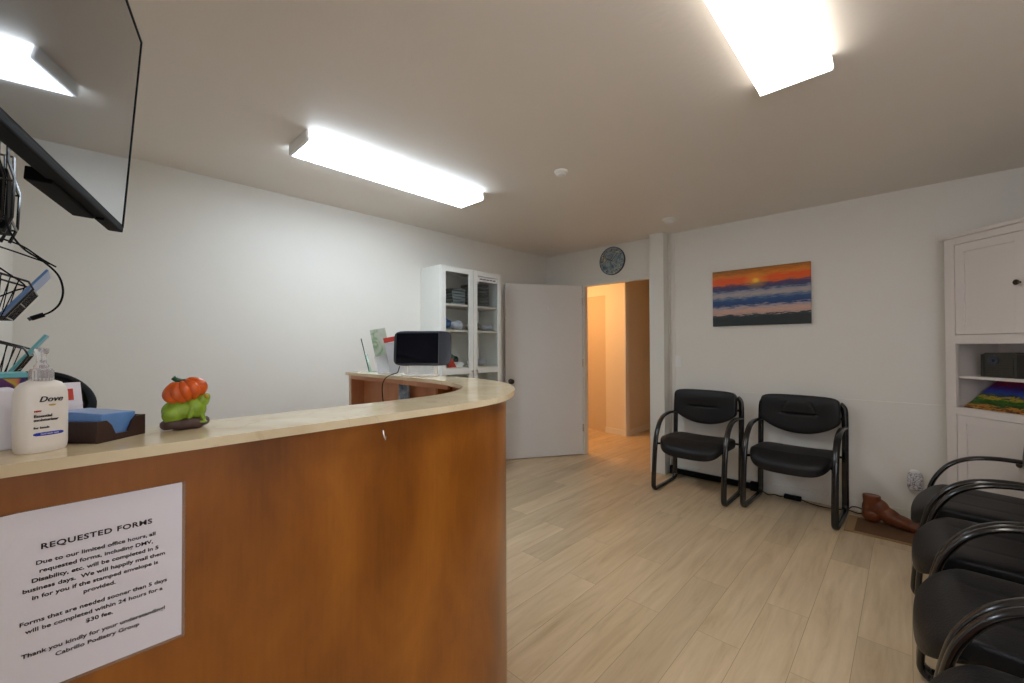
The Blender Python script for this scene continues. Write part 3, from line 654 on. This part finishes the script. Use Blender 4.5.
# ================================================================== GLASS CABINET
def glass_cabinet():
    X0, X1, Y0, Y1, Z = XL+.004, -3.100, 2.328, 3.108, 2.066
    t = thing('glass_door_cabinet', 'tall white cabinet with two glass doors against the left wall', 'cabinet', ((X0+X1)/2, (Y0+Y1)/2, 0))
    cx, cy = (X0+X1)/2, (Y0+Y1)/2; hx, hy = (X1-X0)/2, (Y1-Y0)/2
    boxes('body', [(-hx, hx-.02, -hy, -hy+.02, 0, Z), (-hx, hx-.02, hy-.02, hy, 0, Z), (-hx+.001, hx-.021, -hy+.02, hy-.02, Z-.02, Z-.001), (-hx+.001, hx-.021, -hy+.02, hy-.02, .001, .08), (-hx+.001, -hx+.008, -hy+.02, hy-.02, .08, Z-.02)], 'white_cab', t, .001)
    for z in (1.705, 1.458, 1.10, .72, .38): box('shelf', -hx+.008, hx-.024, -hy+.02, hy-.02, z-.010, z+.010, 'cab_in', t, .001)
    for s in (-1, 1):
        y0, y1 = (-hy+.002, -.003) if s < 0 else (.003, hy-.002)
        fr = .052
        f = boxes('door_frame', [(hx-.02, hx, y0, y0+fr, .085, Z-.004), (hx-.02, hx, y1-fr, y1, .085, Z-.004), (hx-.02, hx, y0+fr, y1-fr, Z-.055, Z-.004), (hx-.02, hx, y0+fr, y1-fr, .085, .15), (hx-.02, hx, y0+fr, y1-fr, 1.045, 1.10)], 'white_cab', t, .002)
        boxes('glass_pane', [(hx-.013, hx-.010, y0+fr, y1-fr, .15, 1.045), (hx-.013, hx-.010, y0+fr, y1-fr, 1.10, Z-.055)], 'glass', f)
        lathe('knob', [(.006, 0), (.006, .012), (.012, .017), (.010, .024)], 'chrome', f, (hx, (y1-.024 if s < 0 else y0+.024), 1.07), (0, PI/2, 0), seg=16)
    sgn = box('label_strip', hx, hx+.003, .055, .330, Z-.108, Z-.062, 'white_plastic', t, .0005); sgn['label'] = 'white printed label strip'
    boxes('print_line', [(hx+.003, hx+.0035, .085+.045*k, .12+.045*k, Z-.090, Z-.078) for k in range(5)], 'ink', t)
    gx = cx
    def item(nm, lab, cat, x0, x1, y0, y1, z0, z1, m, bev=.004, grp=None, rz=0):
        o = box(nm, -(x1-x0)/2, (x1-x0)/2, -(y1-y0)/2, (y1-y0)/2, 0, z1-z0, m, None, bev, ((x0+x1)/2, (y0+y1)/2, z0), (0, 0, rz)); return tag(o, lab, cat, grp)
    # top left shelf: stack of grey wallets
    for k in range(6):
        z = 1.716+k*.028
        item('folder', ('bottommost','second from bottom','third from bottom','third from top','second from top','topmost')[k]+' grey folder in the stack on the top left cabinet shelf', 'folder', -3.40+.004*(k % 3), -3.20, 2.53+.012*(k % 2), 2.70, z, z+.024, 'grey', .006, 'grey folders on the top left cabinet shelf', .05*(k % 3-1))
    for k in range(7):
        z = 1.716+k*.034
        item('clothing_pack', ('bottommost','second from bottom','third from bottom','middle','third from top','second from top','topmost')[k]+' dark pack in the stack on the top right cabinet shelf', 'pack', -3.40, -3.18, 2.80+.01*(k % 2), 3.00, z, z+.03, 'dark_pack', .008, 'dark packs on the top right cabinet shelf', .04*(k % 3-1))
    def bag(lab, x, y, z, w, d, h, m):
        bm = bmesh.new(); ph = random.random()*6
        bm_super(bm, d, w, h, .7, .8, 32, 16, deform=lambda c: (c.x*(1+.1*math.sin(c.y*60+ph)), c.y, c.z*(1+.22*math.sin(c.y*55+ph)+.12*math.sin(c.x*70))), mtx=T(0, 0, h/2))
        mn = min(v.co.z for v in bm.verts)
        for v in bm.verts: v.co.z -= mn
        o = obj('plastic_bag', bm, m, None, True, (x, y, z)); tag(o, lab, 'bag')
    bag('blue wrapped bag on the second shelf, left glass door', -3.25, 2.46, 1.4685, .16, .14, .10, 'greyblue')
    bag('white wrapped bag right of the blue bag, second cabinet shelf', -3.24, 2.61, 1.4685, .15, .14, .075, 'bagwhite')
    bag('khaki wrapped pack on the second shelf, right glass door', -3.24, 2.84, 1.4685, .15, .15, .07, 'khaki')
    bag('pale wrapped pack nearest the right cabinet side, second shelf', -3.24, 3.01, 1.4685, .13, .15, .055, 'bagwhite')
    bag('grey wrapped pack on the third shelf, right glass door', -3.24, 2.88, 1.1105, .22, .16, .06, 'bagwhite')
    bag('dark green knitted thing on the third shelf, left glass door', -3.27, 2.56, 1.1105, .17, .12, .10, 'darkgreen')
    t2 = thing('red_white_carton', 'small white carton with red flap on third cabinet shelf', 'carton', (-3.16, 2.53, 1.1105), 0)
    box('carton_body', -.03, .02, -.005, .09, 0, .05, 'white_plastic', t2, .002)
    bm = bmesh.new(); bm_prism(bm, [(0, 0), (.095, 0), (.045, .085)], 0, .03); 
    for v in bm.verts: v.co = Vector((v.co.z, v.co.x-.095, v.co.y))
    obj('red_flap', bm, 'red', t2)
    t3 = thing('small_picture_card', 'small tan card standing at the back of third cabinet shelf', 'card', (-3.40, 2.62, 1.1105))
    box('card', 0, .004, -.04, .04, .06, .24, 'khaki', t3, .001); box('card_stand', 0, .03, -.03, .03, 0, .06, 'khaki', t3, .001)
glass_cabinet()

# ================================================================== TV
def tv():
    P = Vector((-1.5836, .0969, 1.6437)); e = Vector((-.96907, .2468, 0)); up = Vector((.01725, .06771, .99756)); N = e.cross(up)
    if N.y < 0: N = -N
    Wd, Hh = .957, .537
    # frame: X = -e (towards the near end is +), Z = up, Y = -N (back)
    X = e; Z = up; Y = Z.cross(X)          # right handed; Y = +-N
    mtx = Matrix(((X.x, Y.x, Z.x, P.x), (X.y, Y.y, Z.y, P.y), (X.z, Y.z, Z.z, P.z), (0, 0, 0, 1)))
    s = 1 if Y.dot(N) > 0 else -1          # +s*y faces the viewer
    t = thing('television', 'large black flat television mounted high, reflecting the ceiling light', 'television'); t.matrix_world = mtx
    def bb(nm, x0, x1, f0, f1, z0, z1, m, bev=.002, par=t):
        a, b = sorted((s*f0, s*f1)); return box(nm, x0, x1, a, b, z0, z1, m, par, bev)
    bb('screen', -Wd+.006, -.006, -.002, .0, .006, Hh-.006, 'tv_screen', .0003)
    bb('bezel', -Wd, 0, -.018, -.001, 0, Hh, 'black_plastic', .0015).data
    for q in ((-Wd, -Wd+.007, .0, Hh), (-.007, 0, .0, Hh), (-Wd, 0, Hh-.007, Hh)): bb('bezel_edge', q[0], q[1], -.006, .0018, q[2], q[3], 'black_plastic', .0005)
    bb('bezel_bottom', -Wd, 0, -.030, .0015, -.014, .002, 'black_plastic', .004)
    bm = bmesh.new()
    z = [(.0, -.018), (.0, -.045), (.03, -.065), (.30, -.060), (.37, -.018)]
    prof0 = [bm.verts.new((-.10, s*f, zz)) for zz, f in z]; prof1 = [bm.verts.new((-Wd+.10, s*f, zz)) for zz, f in z]; n = len(z)
    for i in range(n): bm.faces.new((prof0[i], prof0[(i+1) % n], prof1[(i+1) % n], prof1[i]))
    bm.faces.new(prof0); bm.faces.new(prof1[::-1]); obj('back_housing', bm, 'black_plastic', t)
    bb('speaker_grille', -.42, -.16, -.058, -.020, -.022, .004, 'black_plastic', .003)
    bb('ir_sensor', -.155, -.115, -.02, -.004, -.020, -.010, 'black_plastic', .002)
    m = thing('tv_wall_mount', 'black swivel wall bracket behind the television', 'wall mount', (-1.08, YF, 1.86))
    box('wall_plate', -.05, .05, .001, .012, -.12, .12, 'black_metal', m, .002)
    c = t.matrix_world @ Vector((-Wd/2-.04, s*-.066, .22)); c = c-m.location
    tube('arm', [(0, .012, 0), (.10, .05, 0), tuple(c)], .014, 'black_metal', m, sm=0)
tv()

# ================================================================== LEFT CLUTTER (wall racks and cables)
def wire_pocket(x, z, h, dep, lab, fill, flab, w=.26, lean=.05):
    t = thing('wire_file_pocket', lab, 'wire rack', (x, YF+.004, z))
    bm = bmesh.new(); r = .0025
    for sx in (-w/2, w/2):
        p = [(sx, 0, 0), (sx, dep*.45, 0), (sx, dep, h*.62), (sx, dep*.9, h*.78), (sx, 0, h)]
        bm_sweep(bm, p, r*1.5, seg=6)
        for k in range(1, 5):
            f = k/5; bm_sweep(bm, [(sx, dep*.45*f, 0), (sx, dep*.9*f, h*(1-.22*f))], r*.7, seg=5)
    for k in range(9):
        sx = -w/2+w*k/8; bm_sweep(bm, [(sx, 0, 0), (sx, dep*.45, 0), (sx, dep, h*.62)], r*.7, seg=5)
    for (y, zz) in ((0, 0), (dep*.45, 0), (dep, h*.62), (0, h), (dep*.72, h*.31)): bm_sweep(bm, [(-w/2, y, zz), (w/2, y, zz)], r, seg=6)
    obj('wire_frame', bm, 'black_metal', t, True)
    bm = bmesh.new()
    bm_box(bm, -w/2+.01, w/2-.01, -.004, .004, 0, h*1.25, .002, T(0, dep*.32, .006) @ Matrix.Rotation(-lean*5, 4, 'X'))
    tag(obj(flab[0], bm, fill, None, False, (x, YF+.004, z)), flab[1], flab[2])
wire_pocket(-2.42, 1.42, .165, .115, 'upper black wire file pocket on the wall below the television', 'blue_pad', ('folder_blue', 'blue folder leaning out of the upper wire pocket', 'folder'), lean=.115)
wire_pocket(-2.42, 1.18, .165, .105, 'lower black wire file pocket on the wall behind the soap pump', 'teal', ('folder_teal', 'pale teal folder in the lower wire pocket', 'folder'), lean=.115)
def wall_rack():
    t = thing('hanging_rack', 'black zigzag metal rack on the wall under the television', 'rack', (-2.42, YF+.004, 1.72))
    bm = bmesh.new()
    for sx, dy in ((-.12, 0), (.10, 0)):
        for y0 in (.01, .032):
            p = [(sx, y0+.02, .34), (sx, y0+.02, .26), (sx, y0+.035, .20), (sx, y0+.03, .06), (sx, y0+.01, 0)]
            bm_sweep(bm, p, .006, .003, seg=6)
        for zz, ya, yb in ((.34, .0, .05), (.19, .0, .065), (.05, 0, .06)): bm_sweep(bm, [(sx, ya, zz), (sx, yb, zz)], .004, seg=6)
    for zz, y in ((.34, .0), (.19, .0), (.05, 0), (.05, .06), (.19, .065)): bm_sweep(bm, [(-.12, y, zz), (.10, y, zz)], .004, seg=6)
    obj('frame', bm, 'black_metal', t, True)
    tag(box('router_box', -.08, .07, .008, .05, .02, .24, 'black_plastic', None, .006, (-2.42, YF+.004, 1.72)), 'flat black box held in the zigzag wall rack', 'router')
wall_rack()
def cables():
    # points found by looking along image rays at distance d
    def P(px, py, d):
        v = F+R*((px-512)/FPX)-U*((py-341.5)/FPX); return Vector((0, 0, H))+v*(d/math.hypot(v.x, v.y))
    t = thing('usb_cable', 'black cable hanging in a loop ending in a dark plug', 'cable')
    tube('cord', [P(5, 215, 2.15), P(10, 232, 2.13), P(24, 249, 2.10), P(44, 262, 2.05), P(58, 275, 2.0), P(63, 290, 1.98), P(60, 303, 1.97), P(52, 311, 1.97), P(43, 315, 1.97)], .0028, 'black_plastic', t)
    tube('plug', [P(44, 314.5, 1.97), P(36, 317, 1.97), P(31, 318.5, 1.97)], .0085, 'black_plastic', t, rb=.006)
    tube('plug_tip', [P(31, 318.5, 1.97), P(28, 319.5, 1.97)], .0055, 'slate', t)
    tag(tube('cable', [P(-12, 236, 2.0), P(6, 240, 2.03), P(24, 247, 2.08), P(42, 259, 2.07), P(56, 267, 2.06)], .0026, 'black_plastic'), 'black cable curving just above the straight cable under the rack', 'cable')
    tag(tube('cable', [P(-12, 243, 2.0), P(10, 250, 2.04), P(36, 259, 2.10), P(50, 264, 2.10)], .0024, 'black_plastic'), 'nearly straight black cable below the upper curved cable', 'cable')
    tag(tube('cable', [P(-10, 262, 2.2), P(6, 272, 2.22), P(25, 286, 2.25), P(14, 291, 2.24), P(-10, 300, 2.2)], .0026, 'black_plastic'), 'black cable with a pointed bend over the blue folder', 'cable')
cables()

# ================================================================== WALL ITEMS
def picture():
    t = thing('sunset_picture', 'unframed canvas print of an orange sunset over blue surf', 'picture', (-.975, YB, 1.7525))
    t['label'] = 'unframed canvas print of an orange sunset over blue surf'
    box('canvas', -.389, .389, -.028, -.001, -.261, .261, 'sunset', t, .002)
picture()
def clock():
    t = thing('wall_clock', 'round grey marbled wall clock above the doorway', 'clock', (-2.458, YB, 2.285))
    lathe('rim', [(.161, 0), (.161, .020), (.158, .024), (.155, .022), (.155, .0)], 'slate', t, (0, 0, 0), (PI/2, 0, 0), seg=48)
    lathe('face', [(.154, .004), (.154, .018), (.153, .0185)], 'clock_face', t, (0, 0, 0), (PI/2, 0, 0), seg=48)
    for k in range(12):
        bm = bmesh.new(); a = 2*PI*k/12; bm_box(bm, -.003, .003, -.0205, -.018, .118, .140, 0, Matrix.Rotation(a, 4, 'Y'))
        obj('hour_mark', bm, 'ink', t)
    bm = bmesh.new(); bm_box(bm, -.003, .003, -.022, -.020, -.015, .075, 0, Matrix.Rotation(-1.1, 4, 'Y')); obj('hour_hand', bm, 'ink', t)
    bm = bmesh.new(); bm_box(bm, -.002, .002, -.024, -.022, -.02, .115, 0, Matrix.Rotation(.75, 4, 'Y')); obj('minute_hand', bm, 'ink', t)
clock()
t = thing('light_switch', 'white rocker light switch plate on the wall beside the pillar', 'light switch', (-1.715, YB, 1.15))
box('plate', -.035, .035, -.006, 0, -.057, .057, 'white_plastic', t, .002); box('rocker', -.016, .016, -.010, -.005, -.032, .032, 'white_plastic', t, .002)
def outlet():
    t = thing('wall_outlet', 'white wall outlet plate low beside the corner cabinet', 'outlet', (.03, YB, .28))
    box('plate', -.036, .036, -.005, 0, -.06, .06, 'white_plastic', t, .002)
    f = thing('plug_in_freshener', 'patterned white plug-in air freshener on the low wall outlet', 'air freshener', (.025, YB-.007, .31))
    bm = bmesh.new(); bm_super(bm, .085, .05, .13, .4, .5, 32, 20, mtx=T(0, -.026, 0)); obj('body', bm, 'cover_patterned', f, True)
    bm = bmesh.new(); bm_super(bm, .05, .03, .03, .5, .7, 24, 12, mtx=T(0, -.026, .068)); obj('cap', bm, 'white_plastic', f, True)
outlet()

# ================================================================== CHAIRS
def make_chair(label, group=None, crease='bar'):
    t = thing('guest_chair', label, 'chair', group=group)
    # local: faces -y, x across; 0.64 wide over the frames
    loop = [(.232, .838), (.236, .815), (.236, .78), (.230, .68), (.215, .45), (.200, .20), (.196, .075)]
    cor1 = [(.188, .038), (.164, .018)]
    bot = [(.10, .0135), (-.22, .0135)]
    cor2 = [(-.262, .018), (-.282, .040), (-.284, .075)]
    fr = [(-.275, .18), (-.258, .31), (-.237, .43), (-.210, .51), (-.155, .592), (-.08, .642), (.01, .662), (.11, .664), (.215, .655)]
    path = loop+cor1+bot+cor2+fr
    for s in (-1, 1):
        pts = spline([(s*(.262 if i == 0 else .282 if i == 1 else .292 if i == 2 else .295), y, z) for i, (y, z) in enumerate(path)], 5)
        bm = bmesh.new(); bm_sweep(bm, pts, .022, .0125, 12, False, ref=(1, 0, 0)); f = obj('side_frame', bm, 'black_metal', t, True)
    bm = bmesh.new()
    bm_sweep(bm, [(-.29, -.236, .42), (-.25, -.18, .415), (.25, -.18, .415), (.29, -.236, .42)], .010, seg=8)
    obj('seat_rail', bm, 'black_metal', t, True)
    bm = bmesh.new(); bm_sweep(bm, [(-.29, .213, .42), (.29, .213, .42)], .010, seg=8); obj('seat_rail', bm, 'black_metal', t, True)
    bm = bmesh.new(); bm_sweep(bm, [(-.29, .230, .72), (.29, .230, .72)], .010, seg=8)
    obj('back_rail', bm, 'black_metal', t, True)
    def sd(c):
        x, y, z = c
        fy = max(0, -y/.24)                      # towards the front
        z -= .045*max(0, fy-.62)**1.6/.2 if fy > .62 else 0
        y += -.018*(1-(x/.27)**2) if y < 0 else 0
        z += .010*abs(x/.26)**3 - .006*(1-abs(x/.26)**2)*(1-fy*.5)
        if z > 0:
            for s in (-1, 1): z -= .003*math.exp(-((x-s*.11)/.008)**2)*(1 if y > -.16 else 0)
        return (x, y, z)
    bm = bmesh.new(); bm_super(bm, .548, .525, .108, .42, .42, 128, 64, deform=sd, mtx=T(0, -.022, .430) @ Matrix.Rotation(-.03, 4, 'X')); obj('seat', bm, 'black_leather', t, True)
    def bd(c):
        x, y, z = c; u = x/.27
        if z < 0: z = z*(.60+.62*(1-min(1, abs(u))**2.1))
        else: z = z*(1-.06*u*u)
        y0 = y
        y += -.020*u*u
        if y0 < 0:
            zz = z+.015
            y += .009*math.exp(-(zz/.007)**2)*(1/(1+math.exp((abs(x)-.125)/.006)))
            if crease == 'star' and zz > 0 and zz < .1:
                for s in (-1, 1): y += .006*math.exp(-((x-s*(.125-zz*.45))/.006)**2)
            y -= .008*math.exp(-((z-.07)/.05)**2)*(1-u*u)
        return (x, y, z)
    bm = bmesh.new(); bm_super(bm, .552, .078, .285, .26, .30, 180, 96, deform=bd, mtx=T(0, .180, .752) @ Matrix.Rotation(-.10, 4, 'X')); obj('backrest', bm, 'black_leather', t, True)
    return t
def copy_tree(o, parent=None):
    c = o.copy(); C.objects.link(c)
    if parent: c.parent = parent
    for ch in list(o.children): copy_tree(ch, c)
    return c
c1 = make_chair('black leather sled-base armchair beside the pillar', None, 'bar')
c1.location = (-1.388, 3.910, 0); c1.rotation_euler = (0, 0, 0)
c2 = make_chair('black leather sled-base armchair directly below the sunset picture, nearer the foot model', None, 'star')
c2.location = (-.672, 3.990, 0); c2.rotation_euler = (0, 0, math.radians(-2))
labs = ['black armchair farthest back in the right-hand row, nearest the corner cabinet', 'second black armchair from the back in the right-hand row',
        'third black armchair from the back, its whole rounded seat in view', 'nearest black armchair, only seat tip and arm at the bottom right']
for i, (y, lab) in enumerate(zip((3.293, 2.640, 2.005, 1.365), labs)):
    o = copy_tree(c1); o.location = (.306, y, 0); o.rotation_euler = (0, 0, -PI/2+(-.05, 0, 0, 0)[i]); o['label'] = lab; o['group'] = 'black armchairs along the right wall'

# ================================================================== FLOOR ITEMS BY THE WALL
def floor_items():
    t = thing('power_strip', 'long black power strip on the floor along the wall behind the chairs', 'power strip', (-1.38, 4.240, 0))
    box('bar', -.39, .37, -.018, .018, .012, .062, 'black_plastic', t, .004)
    box('end_block', -.405, -.375, -.022, .022, 0, .085, 'black_plastic', t, .006)
    box('end_block', .33, .42, -.022, .022, 0, .08, 'black_plastic', t, .006)
    tag(box('power_adapter', -.062, .062, -.02, .02, 0, .036, 'black_plastic', None, .006, (-.725, 4.215, 0), (0, 0, -.03)), 'black power adapter brick on the floor behind the second chair', 'power adapter')
    tag(tube('power_cable', [(-.95, 4.215, .02), (-.90, 4.19, .006), (-.86, 4.23, .006), (-.82, 4.215, .006), (-.785, 4.215, .015)], .0045, 'black_plastic'), 'short dark cable joining power strip and adapter', 'cable')
    tag(tube('power_cable', [(-.663, 4.215, .015), (-.62, 4.20, .006), (-.52, 4.17, .006), (-.44, 4.18, .006), (-.36, 4.22, .006), (-.30, 4.20, .006), (-.25, 4.23, .006), (-.28, 4.25, .03), (-.33, 4.245, .035), (-.36, 4.23, .01)], .0045, 'brown_tray'), 'brown cable running from adapter to the foot model', 'cable')
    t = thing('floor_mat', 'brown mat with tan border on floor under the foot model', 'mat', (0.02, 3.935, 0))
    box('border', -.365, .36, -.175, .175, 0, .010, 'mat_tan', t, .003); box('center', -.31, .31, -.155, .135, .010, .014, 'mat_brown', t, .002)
    # foot model: heel on the left, toes to the right
    f = thing('foot_model', 'large brown carved foot model on the mat beside the wall', 'foot sculpture', (-.252, 4.04, .0145), math.radians(-5))
    bm = bmesh.new()
    def blob(x, y, z, a, b, c, ry=0, rz=0): bm_super(bm, 2*a, 2*b, 2*c, 1, 1, 24, 14, mtx=T(x, y, z) @ Matrix.Rotation(rz, 4, 'Z') @ Matrix.Rotation(ry, 4, 'Y'))
    blob(.040, 0, .042, .052, .042, .042)
    blob(.030, 0, .075, .040, .038, .055)
    blob(.075, 0, .080, .055, .038, .055, .75)
    blob(.125, 0, .052, .075, .042, .044, .42)
    blob(.185, -.004, .036, .075, .048, .034, .25)
    blob(.245, -.002, .028, .050, .052, .027, .1)
    for k, (yy, r, L) in enumerate(((-.036, .018, .315), (-.012, .014, .322), (.010, .0135, .312), (.029, .0125, .297), (.045, .0115, .28))):
        blob(L-.02, yy, r+.001, .030, r*.95, r)
    bm_lathe(bm, [(.044, .07), (.043, .10), (.046, .135), (.046, .150)], 28, 1, .86, (.040, 0, 0))
    o = obj('foot', bm, 'footwood', f, True)
    zmin = min(v.co.z for v in o.data.vertices)
    for v in o.data.vertices: v.co.z = max(v.co.z, .0)
    for v in o.data.vertices: v.co = Vector((v.co.x*1.14, v.co.y*1.12, v.co.z*1.32))
    r = o.modifiers.new('merge', 'REMESH'); r.mode = 'VOXEL'; r.voxel_size = .004; r.use_smooth_shade = True
    sm = o.modifiers.new('soften', 'SMOOTH'); sm.iterations = 4
floor_items()

# ================================================================== CORNER CABINET
def corner_cabinet():
    t = thing('corner_cabinet', 'tall off-white cabinet set diagonally in the right corner', 'cabinet', (.169, 4.031, 0), -PI/4)
    W, D = .90, .345; Z = 2.004; x0 = .015
    boxes('body', [(x0, x0+.02, .02, D, 0, Z), (W-x0-.02, W-x0, .02, D, 0, Z), (x0+.02, W-x0-.02, D-.008, D-.001, .08, Z-.02), (x0+.02, W-x0-.02, .021, D-.001, Z-.02, Z-.001), (x0+.02, W-x0-.02, .021, D-.001, .001, .08),
                   (x0+.02, W-x0-.02, .02, D-.008, 1.315, 1.335), (x0+.02, W-x0-.02, .02, D-.008, .882, .902)], 'corner_cab', t, .0005)
    boxes('face_frame', [(x0, .076, 0, .02, 0, Z), (W-.076, W-x0, 0, .02, 0, Z), (.076, W-.076, 0, .02, 1.961, Z), (.076, W-.076, 0, .02, 1.313, 1.371), (.076, W-.076, 0, .02, .855, .902), (.076, W-.076, 0, .02, 0, .09)], 'corner_cab', t, .001)
    box('cornice', x0-.02, W-x0+.02, -.02, D, Z, Z+.022, 'corner_cab', t, .005)
    def door(a, b, z0, z1, kx, kz):
        f = .052; y = (.002, .022)
        bx = [(a, a+f, *y, z0, z1), (b-f, b, *y, z0, z1), (a+f, b-f, *y, z1-f, z1), (a+f, b-f, *y, z0, z0+f), (a+f, b-f, .010, .016, z0+f, z1-f)]
        d = boxes('door', bx, 'corner_cab', t, .0015)
        lathe('knob', [(.007, 0), (.006, .012), (.014, .018), (.016, .025), (.010, .031)], 'bronze', d, (kx, 0.002, kz), (PI/2, 0, 0), seg=20)
    for (z0, z1, kz) in ((1.374, 1.958, 1.665), (.093, .852, .62)):
        door(.079, .448, z0, z1, .42, kz); door(.452, .821, z0, z1, .48, kz)
    box('shelf', x0+.02, W-x0-.02, .035, D-.008, 1.088, 1.105, 'corner_cab', t, .001)
    b = thing('slatted_box', 'dark slatted box with round knob on the corner cabinet shelf', 'box')
    b.parent = None; b.rotation_euler = (0, 0, -PI/4-.10)
    loc = t.matrix_basis @ Vector((.150, .09, 1.1055)); b.location = loc
    w, d, h = .205, .20, .152
    bm = bmesh.new(); bm_prism(bm, [(0, 0), (w, 0), (w, h-.012), (w-.02, h), (.02, h), (0, h-.012)], 0, d)
    for v in bm.verts: v.co = Vector((v.co.x, v.co.z, v.co.y))
    obj('case', bm, 'dark_slat', b)
    boxes('slat', [(.03, w-.025, -.005, 0, .012+k*.0145, .021+k*.0145) for k in range(9)], 'dark_slat', b, .001)
    for x in (0, w-.016): box('corner_post', x, x+.016, -.008, 0, 0, h-.01, 'dark_slat', b, .001)
    lathe('dial', [(.030, 0), (.030, .006), (.022, .009), (.012, .007), (.011, .016), (.003, .017)], 'slate', b, (.075, -.005, .105), (PI/2, 0, 0), seg=28)
    bm = bmesh.new(); bm_box(bm, 0, .60, 0, .020, 0, .292, .002)
    c = tag(obj('painted_canvas', bm, 'canvas_art'), 'colourful landscape canvas leaning back in the corner cabinet opening', 'painting')
    c.location = t.matrix_basis @ Vector((.090, .035, .9065)); c.rotation_euler = Matrix.Rotation(-PI/4, 3, 'Z').to_4x4().to_euler()
    m = Matrix.Translation(c.location) @ Matrix.Rotation(-PI/4, 4, 'Z') @ Matrix.Rotation(math.radians(-54), 4, 'X'); c.matrix_world = m
corner_cabinet()
